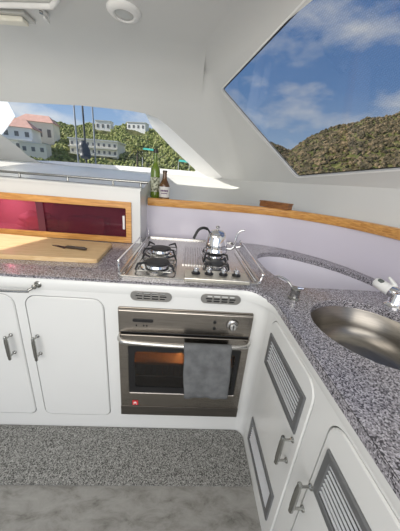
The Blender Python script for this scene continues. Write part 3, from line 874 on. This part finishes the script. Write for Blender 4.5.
# made-up bag and box that give the crimson doors their pale patches
bm = B(); bmesh.ops.create_icosphere(bm, subdivisions=4, radius=1)
for v in bm.verts:
    k = 1+.28*noise.noise(v.co*2.3)+.16*noise.noise(v.co*5.5)
    v.co = V((-1.02+v.co.x*k*.125, .725+v.co.y*k*.055, .945+max(-.045, v.co.z*k*.062)))
tag(link('added_bag', bm, surf('pale_film', (.85,.82,.84), .35), loc=(-1.02,.725,.90), smooth=True), 'pale crumpled bag shape added behind the left crimson sliding door', 'bag')
tag(link('added_box', box(B(), (-.80,.68,.893), (-.56,.79,1.00), .006), surf('pale_box', (.55,.50,.52), .5), loc=(-.68,.73,.893)), 'pale box shape added behind the right crimson sliding door', 'box')

cbl = bpy.data.lights.new('console_fill', 'POINT'); cbl.energy = .6; cbl.shadow_soft_size = .03  # added point lamp, unseen, to brighten the space behind the doors
cbo = bpy.data.objects.new('console_fill', cbl); col.objects.link(cbo); cbo.location = (-1.22,.69,1.06)
# guard rail on the console
gr = thing('guard_rail', 'thin steel guard rail on posts along the console top', 'rail', (-1.0,.685,CT+.012))
link('bar', tube(B(), smoothpath([(-2.05,.685,1.247),(-1.2,.685,1.247),(-.34,.685,1.252),(-.310,.688,1.250),(-.302,.705,1.248),(-.302,.74,1.246)], 4), .0075, 10), DKCHROME, gr, smooth=True)
for x in (-1.85,-1.46,-1.06,-.77,-.49):
    link('post', lathe(B(), [(.010,0),(.010,.003),(.006,.006),(.006,.031)], (x,.685,CT+.0125), 12), DKCHROME, gr, smooth=True)
link('post', lathe(B(), [(.010,0),(.010,.003),(.006,.006),(.006,.029)], (-.318,.69,CT+.0125), 12), DKCHROME, gr, smooth=True)
link('base_strip', box(B(), (-2.05,.672,CT+.0125), (-.305,.69,CT+.0160)), ALU, gr)

# ------------------------------------------------------------------ chopping board and knife
bq = [V((-1.16,.500)), V((-1.02,.600)), V((-.452,.503)), V((-.432,.190)), V((-1.10,.150))]
def bevel_poly(p, r): return [(q.x, q.y) for q in round_poly([V((a.x,a.y,0)) for a in p], r, 3)]
bp = [V((-1.30,.560)), V((-.452,.503)), V((-.430,.190)), V((-1.27,.155))]
tag(link('chopping_board', plate(B(), bevel_poly(bp, .02), [], XY, ZC+.022, ZC+.001, bev=.004), BAMBOO, loc=(-.85,.35,ZC), smooth=True, angle=30),
    'pale bamboo chopping board lying on the left worktop', 'chopping board')
KZ = ZC+.0235
kn = thing('knife', 'kitchen knife with dark handle lying on the bamboo board', 'knife', (-.75,.42,KZ))
A_, T_, E_ = [on_plane(u, v, V((0,0,KZ)), V((0,0,1))) for u, v in ((52,245.3),(66,248),(86.5,250.5))]
ax = (T_-A_).normalized(); sd = V((-ax.y, ax.x, 0))
bm = B()
pr = [A_, A_+ax*.03+sd*.012, T_+sd*.016, T_-sd*.014, A_+ax*.05-sd*.006]
lo = [bm.verts.new(p) for p in pr]; hi = [bm.verts.new(p+V((0,0,.0025))) for p in pr]
bm.faces.new(lo[::-1]); bm.faces.new(hi)
for i in range(5): bm.faces.new((lo[i-1], lo[i], hi[i], hi[i-1]))
link('blade', bm, surf('dull_blade', (.16,.15,.15), .3, .9), kn)
ax2 = (E_-T_)
hm = B(); tube(hm, [T_+V((0,0,.006)), T_+ax2*.1+V((0,0,.0075)), T_+ax2*.5+V((0,0,.0085)), T_+ax2*.9+V((0,0,.009)), E_+V((0,0,.008))], [.006,.0085,.0075,.009,.006], 10)
hn = link('handle', hm, surf('dark_handle', (.05,.035,.028), .4), kn, smooth=True)
for k in (.25,.5,.75): link('rivet', lathe(B(), [(.0025,.0),(.0025,.0095),(0,.0098)], T_+ax2*k+V((0,0,.008)), 8), CHROME, hn)

# ------------------------------------------------------------------ bottles and the wooden block on the ledge
BG = V((-.262,.945,ZLEDGE+.001)); SG = 1.17
gb = thing('wine_bottle', 'tall green glass bottle with dark cap behind the brown bottle', 'bottle', BG)
m_green = surf('green_glass', (.10,.16,.012), .06, var=.3, nscale=20, coat=.5, emit=((.30,.42,.02),.04))  # faint glow put into the green glass by emission
link('glass', lathe(B(), [(r_*SG, h_*SG) for r_, h_ in [(.026,0),(.0295,.004),(.0300,.02),(.0300,.155),(.027,.175),(.017,.198),(.0125,.21),(.0118,.25),(.0138,.252),(.0138,.262)]], BG, 28), m_green, gb, smooth=True)
link('cap', lathe(B(), [(r_*SG, h_*SG) for r_, h_ in [(.0142,.2625),(.0146,.268),(.0146,.282),(.0135,.285),(0,.2852)]], BG, 20), surf('dark_foil', (.03,.028,.02), .4), gb, smooth=True)
def label_mat(name, base, ink, sc):
    m, nt, out = nodes(name); b = nt.nodes.new('ShaderNodeBsdfPrincipled')
    n = nt.nodes.new('ShaderNodeTexNoise'); n.inputs['Scale'].default_value = sc; n.inputs['Detail'].default_value = 3
    nt.links.new(coords(nt), n.inputs['Vector']); r = ramp(nt, [(.46, base), (.58, ink)]); nt.links.new(n.outputs['Fac'], r.inputs[0])
    nt.links.new(r.outputs[0], b.inputs['Base Color']); b.inputs['Roughness'].default_value = .6
    nt.links.new(b.outputs[0], out.inputs[0]); return m
def label_bm(c, r, z0, z1, a0, a1, n=16):
    return grid(B(), [[V(c)+V((r*cos(radians(lerp(a0,a1,k/n))), r*sin(radians(lerp(a0,a1,k/n))), z)) for k in range(n+1)] for z in (z0, z1)])
link('label', label_bm(BG, .0304*SG, .045, .145, 190, 340), label_mat('green_bottle_label', (.58,.60,.46), (.13,.14,.09), 55), gb, smooth=True)
BB = V((-.190,.920,ZLEDGE+.001))
bb = thing('beer_bottle', 'shorter brown glass bottle with white label standing on the ledge', 'bottle', BB)
m_brown = surf('brown_glass', (.085,.035,.008), .07, var=.25, nscale=20, coat=.5, emit=((.25,.12,.01),.06))  # weak emission put into the brown glass as a glow
link('glass', lathe(B(), [(.034,0),(.0385,.004),(.039,.015),(.039,.088),(.0365,.102),(.026,.122),(.0185,.135),(.0155,.15),(.0145,.178),(.0162,.180),(.0162,.186)], BB, 28), m_brown, bb, smooth=True)
link('cap', lathe(B(), [(.0170,.1862),(.0175,.188),(.0170,.195),(.012,.1975),(0,.198)], BB, 20), surf('dark_crown_cap', (.06,.045,.03), .4, .5), bb, smooth=True)
lb = link('label', label_bm(BB, .0394, .012, .086, 200, 350), surf('white_paper_label', (.74,.73,.70), .6, var=.03), bb, smooth=True)
# the purple lettering band on the white label: a bold word and a thin line under it, unreadable in the photograph
bm = B()
for z0, z1, segs in ((.052,.064,((232,246),(249,262),(265,280),(283,297),(300,314))), (.036,.043,((240,252),(256,270),(274,292),(296,306)))):
    for a0, a1 in segs:
        g = [[V(BB)+V((.0398*cos(radians(lerp(a0,a1,k/3))), .0398*sin(radians(lerp(a0,a1,k/3))), z)) for k in range(4)] for z in (z0, z1)]
        grid(bm, g)
link('lettering', bm, surf('purple_ink', (.13,.06,.16), .6), lb)
BL = [on_plane(u, v, V((0,0,ZLEDGE+.001)), V((0,0,1))) for u, v in ((261,206.5),(290,211))]
c0 = lerp(BL[0], BL[1], .5); axb = (BL[1]-BL[0]); Lb = axb.length; axb.normalize(); pb = V((-axb.y, axb.x, 0))
bm = B(); box(bm, (-Lb/2+.004,-.03,0), (Lb/2-.004,.03,.034), .003); box(bm, (-Lb/2,-.034,.034), (Lb/2,.034,.043), .003)
for k in (.010,.019,.027): box(bm, (-Lb/2+.003,-.0315,k), (Lb/2-.003,.0315,k+.0035), .001)
mt = Matrix((axb, pb, V((0,0,1)))).transposed().to_4x4(); mt.translation = c0+V((0,0,.0052))
bm.transform(mt)
tag(link('wooden_block', bm, BLOCK, loc=c0), 'small dark grained wooden block sitting on the curved teak rail ledge', 'block')

# ------------------------------------------------------------------ ceiling fittings
def cpt(u, v, z=ZCEIL): return on_plane(u, v, V((0,0,z)), V((0,0,1)))
c = cpt(124,11)
sl = thing('ceiling_spotlight', 'round white recessed spotlight in the ceiling', 'light', c+V((0,0,-.04)))
dn = V((0,0,-1))
link('housing', lathe(B(), [(.092,-.001),(.090,.006),(.078,.016),(.064,.022),(.056,.022),(.050,.014)], c, 36, axis=dn, cap=False), surf('white_fitting', (.82,.82,.80), .35), sl, smooth=True)
link('lens', lathe(B(), [(.0505,.014),(.046,.018),(.02,.0195),(0,.0195)], c, 30, axis=dn, cap=False), surf('frosted_lens', (.55,.56,.54), .25), sl, smooth=True)
a, b = cpt(-40,9), cpt(30,15); ax = (b-a).normalized(); pr_ = V((-ax.y, ax.x, 0)); L = (b-a).length
mt = Matrix((ax, pr_, V((0,0,1)))).transposed().to_4x4(); mt.translation = a
cl_ = thing('ceiling_lamp', 'slim cream strip lamp on the ceiling at top left', 'light', lerp(a, b, .5)+V((0,0,-.04)))
bm = B(); box(bm, (0,-.052,-.020), (L,.052,-.001), .005); bm.transform(mt); link('base', bm, surf('grey_base', (.55,.55,.52), .4), cl_)
bm = B(); box(bm, (.0,-.030,-.046), (L-.03,.030,-.0205), .009); bm.transform(mt); link('diffuser', bm, surf('cream_diffuser', (.80,.77,.66), .35), cl_)
hp_ = [cpt(-60,0), cpt(40,3), cpt(52,2), cpt(58,-8), cpt(62,-40)]
ht = thing('deck_hatch', 'white hatch frame with latch at the top edge of the ceiling', 'hatch', hp_[1]+V((0,0,-.03)))
bm = B(); tube(bm, smoothpath([p+V((0,0,-.013)) for p in hp_], 5), .013, 12)
link('frame', bm, surf('white_hatch', (.82,.82,.80), .35), ht, smooth=True)
q = cpt(43,9); bm = B(); box(bm, (q.x-.016,q.y-.045,ZCEIL-.024), (q.x+.012,q.y+.045,ZCEIL-.004), .005); box(bm, (q.x-.006,q.y+.0,ZCEIL-.042), (q.x+.006,q.y+.055,ZCEIL-.0245), .004)
lt = link('latch', bm, surf('white_latch', (.78,.78,.76), .3), ht, smooth=True, angle=50)
link('latch_pivot', lathe(B(), [(.010,.020),(.010,.030),(0,.031)], (q.x+.002,q.y-.028,ZCEIL-.004), 14, axis=dn), DKCHROME, lt)

# ------------------------------------------------------------------ outside
WATERZ = -1.2
bm = B(); box(bm, (-400,4,WATERZ-.2), (400,600,WATERZ))
struct('sea', bm, surf('sea_water', (.03,.10,.13), .15, var=.3, nscale=.3))
def az_el(u, v):
    d = ray(u, v).normalized(); return math.atan2(d.x, d.y), math.asin(d.z)
ridge_px = [(-150,128),(-40,124),(0,118),(30,121),(60,124),(80,127),(100,124),(112,126),(130,124),(150,128),(170,127),(200,132),(232,137),(262,141),(280,146),(290,150),(305,140),(325,131),(345,125),(365,120),(385,116),(400,114),(450,106),(520,100)]
RID = [az_el(u, v) for u, v in ridge_px]
def ridge(a):
    if a <= RID[0][0]: return RID[0][1]
    for (a0, e0), (a1, e1) in zip(RID, RID[1:]):
        if a <= a1: return lerp(e0, e1, (a-a0)/(a1-a0))
    return RID[-1][1]
D0, D1 = 60, 130
def hill_pt(a, t, rough=1):
    D = lerp(D0, D1, t)
    top = CAM.z+math.tan(ridge(a))*D1
    z = lerp(WATERZ-.5, top, t**.85)
    x, y = CAM.x+D*sin(a), CAM.y+D*cos(a)
    z += rough*(noise.noise(V((x*.12, y*.12, 3)))*1.2+noise.noise(V((x*.5, y*.5, 9)))*.5)*min(1, t*4)
    return V((x, y, z))
na, nt_ = 320, 34
a0, a1 = RID[0][0]-.3, RID[-1][0]+.4
bm = B(); grid(bm, [[hill_pt(lerp(a0,a1,i/na), j/nt_) for i in range(na+1)] for j in range(nt_+1)]+[[hill_pt(lerp(a0,a1,i/na), 1)+V((0,18,-14)) for i in range(na+1)]])
def veg_mat(name, stops, sc):
    m, nt, out = nodes(name); b = nt.nodes.new('ShaderNodeBsdfPrincipled')
    n = nt.nodes.new('ShaderNodeTexNoise'); n.inputs['Scale'].default_value = sc; n.inputs['Detail'].default_value = 10; n.inputs['Roughness'].default_value = .7
    nt.links.new(coords(nt), n.inputs['Vector']); r = ramp(nt, stops); nt.links.new(n.outputs['Fac'], r.inputs[0])
    nt.links.new(r.outputs[0], b.inputs['Base Color']); b.inputs['Roughness'].default_value = .9; b.inputs['Specular IOR Level'].default_value = .1
    nt.links.new(b.outputs[0], out.inputs[0]); return m
struct('hillside', bm, veg_mat('dry_hillside', [(.3,(.03,.04,.012)),(.5,(.11,.12,.04)),(.68,(.22,.19,.09))], .35), smooth=True)
HOUSES = [(37,141,92,27,14), (9,150,80,36,17), (34,154,74,20,8), (94,155,78,44,12), (103,130,118,14,7), (136,130,118,18,6)]
CLEAR = []
for hu, hv, hd, hw_, hh_ in HOUSES:
    ha, he = az_el(hu, hv); CLEAR.append((ha, he, hw_*.5/F_PX*.92, hh_/F_PX, hd))
def bush_mesh(lo, hi, count, rmin, rmax, tlo=0.02, thi=1.0):
    bm = B()
    ico = B(); bmesh.ops.create_icosphere(ico, subdivisions=1, radius=1)
    base = [v.co.copy() for v in ico.verts]; ico.verts.index_update(); faces = [[v.index for v in f.verts] for f in ico.faces]; ico.free()
    for _ in range(count):
        a = random.uniform(lo, hi); t = random.uniform(tlo, thi)**.8; p = hill_pt(a, t)
        dd = p-CAM; el = math.atan2(dd.z, math.hypot(dd.x, dd.y)); D = dd.length
        if any(D < hd+12 and abs(a-ha) < hw and he-.006 < el+.012 and el < he+hh for ha, he, hw, hh, hd in CLEAR): continue
        r = random.uniform(rmin, rmax); sz = random.uniform(.8, 1.3); sd_ = random.uniform(0, 99)
        vs = []
        for c in base:
            k = r*(1+.55*noise.noise(c*2.6+V((sd_,0,0))))
            vs.append(bm.verts.new(p+V((c.x*k, c.y*k, c.z*k*sz+r*.3))))
        for f in faces: bm.faces.new([vs[i] for i in f])
    return bm
azL, azM, azR = az_el(-60,140)[0], az_el(215,140)[0], az_el(470,140)[0]
o = link('hillside_foliage', bush_mesh(azL, azM, 9000, .2, .7), veg_mat('olive_foliage', [(.32,(.05,.07,.02)),(.45,(.16,.19,.06)),(.57,(.28,.29,.12)),(.70,(.46,.43,.24))], .6))  # green to straw tones, lighter than the right-hand scrub
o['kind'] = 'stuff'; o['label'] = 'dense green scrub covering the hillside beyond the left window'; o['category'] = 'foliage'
o = link('hillside_foliage', bush_mesh(azM, azR, 8000, .18, .6), veg_mat('brown_foliage', [(.36,(.025,.028,.018)),(.5,(.105,.09,.055)),(.64,(.30,.225,.14))], .45))  # darker, browner tones for the right-hand scrub
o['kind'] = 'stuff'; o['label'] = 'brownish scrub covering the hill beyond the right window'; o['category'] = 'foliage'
STUCCO = surf('cream_stucco', (.80,.76,.66), .8, var=.05, nscale=.5)
WHITEW = surf('white_render', (.86,.85,.82), .8, var=.04, nscale=.5)
PINK = surf('pink_roof', (.62,.36,.29), .8, var=.1, nscale=.8)
GREYR = surf('pale_roof', (.66,.66,.64), .8, var=.08, nscale=.8)
DWIN = surf('dark_window', (.16,.16,.16), .3, var=.2)
def house(label, u, v, dist, px_w, px_h, walls, roof, floors=1, nwin=3, pitched=True, name='house', balcony=False, yaw=0):
    """u, v: the middle of its foot as seen from the saloon"""
    p = CAM+ray(u, v).normalized()*dist
    a = math.atan2(p.x-CAM.x, p.y-CAM.y)
    sc = dist/F_PX*.92; w, h = px_w*sc, px_h*sc; dep = w*.45
    root = thing(name, label, 'building', p)
    root.rotation_euler.z = -a-.45
    def part(nm, bm, mat, par=None):
        o = link(nm, bm, mat, None); o.parent = par or root; return o
    bm = B(); box(bm, (-w/2,0,-5), (w/2,dep,h)); wl = part('walls', bm, walls)
    bm = B()
    if pitched:
        rh = h*.42; ov_ = w*.04
        q = [(-w/2-ov_,-ov_,h),(w/2+ov_,-ov_,h),(w/2+ov_,dep+ov_,h),(-w/2-ov_,dep+ov_,h),(-w/2+dep*.4,dep/2,h+rh),(w/2-dep*.4,dep/2,h+rh)]
        vs = [bm.verts.new(c) for c in q]
        for f in ((0,1,5,4),(1,2,5),(2,3,4,5),(3,0,4),(3,2,1,0)): bm.faces.new([vs[i] for i in f])
    else:
        box(bm, (-w/2-w*.02,-w*.03,h), (w/2+w*.02,dep,h*1.07))
    part('roof', bm, roof)
    fh = h/floors
    for j in range(floors):
        for i in range(nwin):
            x = -w/2+w*(i+.5)/nwin; ww = w/nwin*.2; z0 = j*fh+fh*.25; z1 = j*fh+fh*.66
            bm = B(); box(bm, (x-ww,-.06,z0), (x+ww,.02,z1)); part('window', bm, DWIN)
        if balcony:
            bm = B(); box(bm, (-w/2,-w*.06,j*fh-.1*fh), (w/2,-.07,j*fh+fh*.06)); part('balcony', bm, walls)
    return root
house('cream villa with pink hipped roof behind the arcaded house, left window', *HOUSES[0], STUCCO, PINK, 1, 4)
house('long white arcaded house with pink roof at the left end of the window', *HOUSES[1], WHITEW, PINK, 2, 5, balcony=True)
house('small cream annexe with pink roof between villa and terraces', *HOUSES[2], STUCCO, GREYR, 1, 3, pitched=False)
house('long white terraced block with grey roof behind the masts', *HOUSES[3], STUCCO, GREYR, 2, 9, pitched=False, balcony=True)
house('white flat-roofed house on the ridge above the masts', *HOUSES[4], WHITEW, GREYR, 1, 3, pitched=False)
house('white house on the ridge at the right of the left window', *HOUSES[5], WHITEW, GREYR, 1, 4, pitched=False)
TURQ = surf('turquoise_awning', (.05,.45,.36), .6, var=.05)
def awning(label, u, v, dist, w):
    p = CAM+ray(u, v).normalized()*dist
    t = thing('awning', label, 'awning', p)
    q = [(-w/2,0,0),(w/2,0,-.1),(w/2,2,.5),(-w/2,2,.6)]
    bm = B(); grid(bm, [[p+V(q[0]), p+V(q[1])], [p+V(q[3]), p+V(q[2])]]); link('canopy', bm, TURQ, t)
    for x in (-w/2,w/2):
        link('pole', tube(B(), [p+V((x,.02,0)), p+V((x,.02,-4))], .06, 6), WHITEW, t)
awning('turquoise awning on the slope above the bottles', 149,150, 66, 3.2)
awning('turquoise awning at the right corner of the left window', 184,162, 62, 2.6)
# palm
p = CAM+ray(137,163).normalized()*60
pm = thing('palm_tree', 'palm tree with drooping fronds outside the left window', 'tree', p)
link('trunk', tube(B(), [p+V((0,0,-4)), p+V((.05,0,0)), p+V((.15,0,2.6))], [.22,.2,.16], 8), surf('palm_bark', (.16,.12,.08), .9), pm)
bm = B()
for k in range(22):
    a = k*2.399; el = random.uniform(-.2, 1.1); L = random.uniform(1.9, 2.6); o_ = p+V((.15,0,2.6))
    h_ = V((cos(a), sin(a), 0)); pts = [o_+h_*L*t*cos(el*.6)+V((0,0,L*(sin(el)*t-.75*t*t))) for t in [j/5 for j in range(6)]]
    s_ = V((-sin(a), cos(a), 0))
    wd = [.05,.28,.36,.30,.18,.02]
    grid(bm, [[q-s_*w_-V((0,0,w_*.5)) for q, w_ in zip(pts, wd)], pts, [q+s_*w_-V((0,0,w_*.5)) for q, w_ in zip(pts, wd)]])
link('fronds', bm, veg_mat('palm_green', [(.35,(.05,.07,.015)),(.6,(.20,.19,.06))], 2), pm)
# masts
MST = surf('grey_mast', (.34,.35,.37), .4, .5)
MSD = surf('dark_mast', (.06,.065,.075), .5)
def mp_(u, v, dist=26): return CAM+ray(u, v).normalized()*dist
sb0 = mp_(86,155)
bt = thing('sailboat', 'moored sailboat seen as three masts with a black furled sail, beyond the left window', 'boat', V((sb0.x,sb0.y,WATERZ)))
bm = B()
rows = []
for t in [k/10 for k in range(11)]:
    wd = 1.7*math.sin(min(1, .25+t*.9)*pi*.5)*(1-max(0,t-.55)**2*4.5)
    y = lerp(-4.5,5.5,t)
    rows.append([sb0+V((c*wd, y, WATERZ+h-sb0.z)) for c, h in ((-1,.75),(-.85,.1),(0,-.25),(.85,.1),(1,.75),(0,.8),(-1,.75))])
grid(bm, rows); bmesh.ops.recalc_face_normals(bm, faces=bm.faces)
link('hull', bm, WHITEW, bt, smooth=True)
for u, v, r_, m_ in ((77.5,150,.075,MST),(86,155,.085,MSD),(95.3,155,.07,MST)):
    p = mp_(u, v)
    pl = link('mast', tube(B(), [V((p.x,p.y,WATERZ+.7)), p, p+V((0,0,9))], [r_*1.2,r_,r_*.8], 10), m_, bt, smooth=True)
p = mp_(85.5,155)
link('furled_sail', tube(B(), smoothpath([p+V((.05,-.15,-.35)), p+V((.06,-.15,.2)), p+V((-.05,-.15,.75)), p+V((-.1,-.15,1.15))], 4), [.30,.42,.5,.46,.42,.45,.42,.38,.40,.34,.26,.18,.12], 10), MSD, bt, smooth=True)

# ------------------------------------------------------------------ light
w = bpy.data.worlds.new('sky'); bpy.context.scene.world = w; w.use_nodes = True
nt = w.node_tree; nt.nodes.clear()
out = nt.nodes.new('ShaderNodeOutputWorld'); bg = nt.nodes.new('ShaderNodeBackground')
tc = nt.nodes.new('ShaderNodeTexCoord'); sp = nt.nodes.new('ShaderNodeSeparateXYZ'); nt.links.new(tc.outputs['Generated'], sp.inputs[0])
r = ramp(nt, [(0,(.42,.50,.58)),(.08,(.40,.56,.76)),(.30,(.165,.31,.60)),(.62,(.085,.19,.46)),(1,(.06,.14,.38))])
nt.links.new(sp.outputs['Z'], r.inputs[0])
mp = nt.nodes.new('ShaderNodeMapping'); mp.inputs['Scale'].default_value = (1,1,2.4); mp.inputs['Location'].default_value = (.3,.2,.1)
nt.links.new(tc.outputs['Generated'], mp.inputs[0])
n = nt.nodes.new('ShaderNodeTexNoise'); n.inputs['Scale'].default_value = 3.4; n.inputs['Detail'].default_value = 8; n.inputs['Roughness'].default_value = .58
nt.links.new(mp.outputs[0], n.inputs['Vector'])
cr = ramp(nt, [(.44,(0,0,0)),(.68,(1,1,1))]); nt.links.new(n.outputs['Fac'], cr.inputs[0])
mx = nt.nodes.new('ShaderNodeMix'); mx.data_type = 'RGBA'
nt.links.new(cr.outputs[0], mx.inputs[0]); nt.links.new(r.outputs[0], mx.inputs[6]); mx.inputs[7].default_value = (.78,.80,.82,1)
nt.links.new(mx.outputs[2], bg.inputs[0]); bg.inputs[1].default_value = 1.0
nt.links.new(bg.outputs[0], out.inputs[0])
def lamp(name, kind, energy, loc, target, **kw):
    L = bpy.data.lights.new(name, kind); L.energy = energy
    for k, v in kw.items(): setattr(L, k, v)
    o = bpy.data.objects.new(name, L); col.objects.link(o); o.location = loc
    o.rotation_euler = (V(target)-V(loc)).to_track_quat('-Z', 'Y').to_euler()
    return o
sd_ = V((-.86,.0,.50))
lamp('sun', 'SUN', 8.5, sd_*20, (0,0,0), angle=.012, color=(1,.95,.86))
lamp('aft_fill', 'AREA', 52, (-.5,-2.6,1.55), (-.1,.4,1.0), shape='RECTANGLE', size=2.6, size_y=1.5, color=(1,.95,.87))  # unseen area lamp added aft as fill, boosting daylight from the cockpit
lamp('saloon_fill', 'AREA', 9, (-.7,-.5,2.05), (-.3,.3,0), shape='RECTANGLE', size=1.6, size_y=.9, color=(1,.94,.86))  # unseen overhead area lamp added to brighten the interior
sc = bpy.context.scene
sc.view_settings.view_transform = 'Standard'; sc.view_settings.look = 'None'
sc.view_settings.exposure = 0
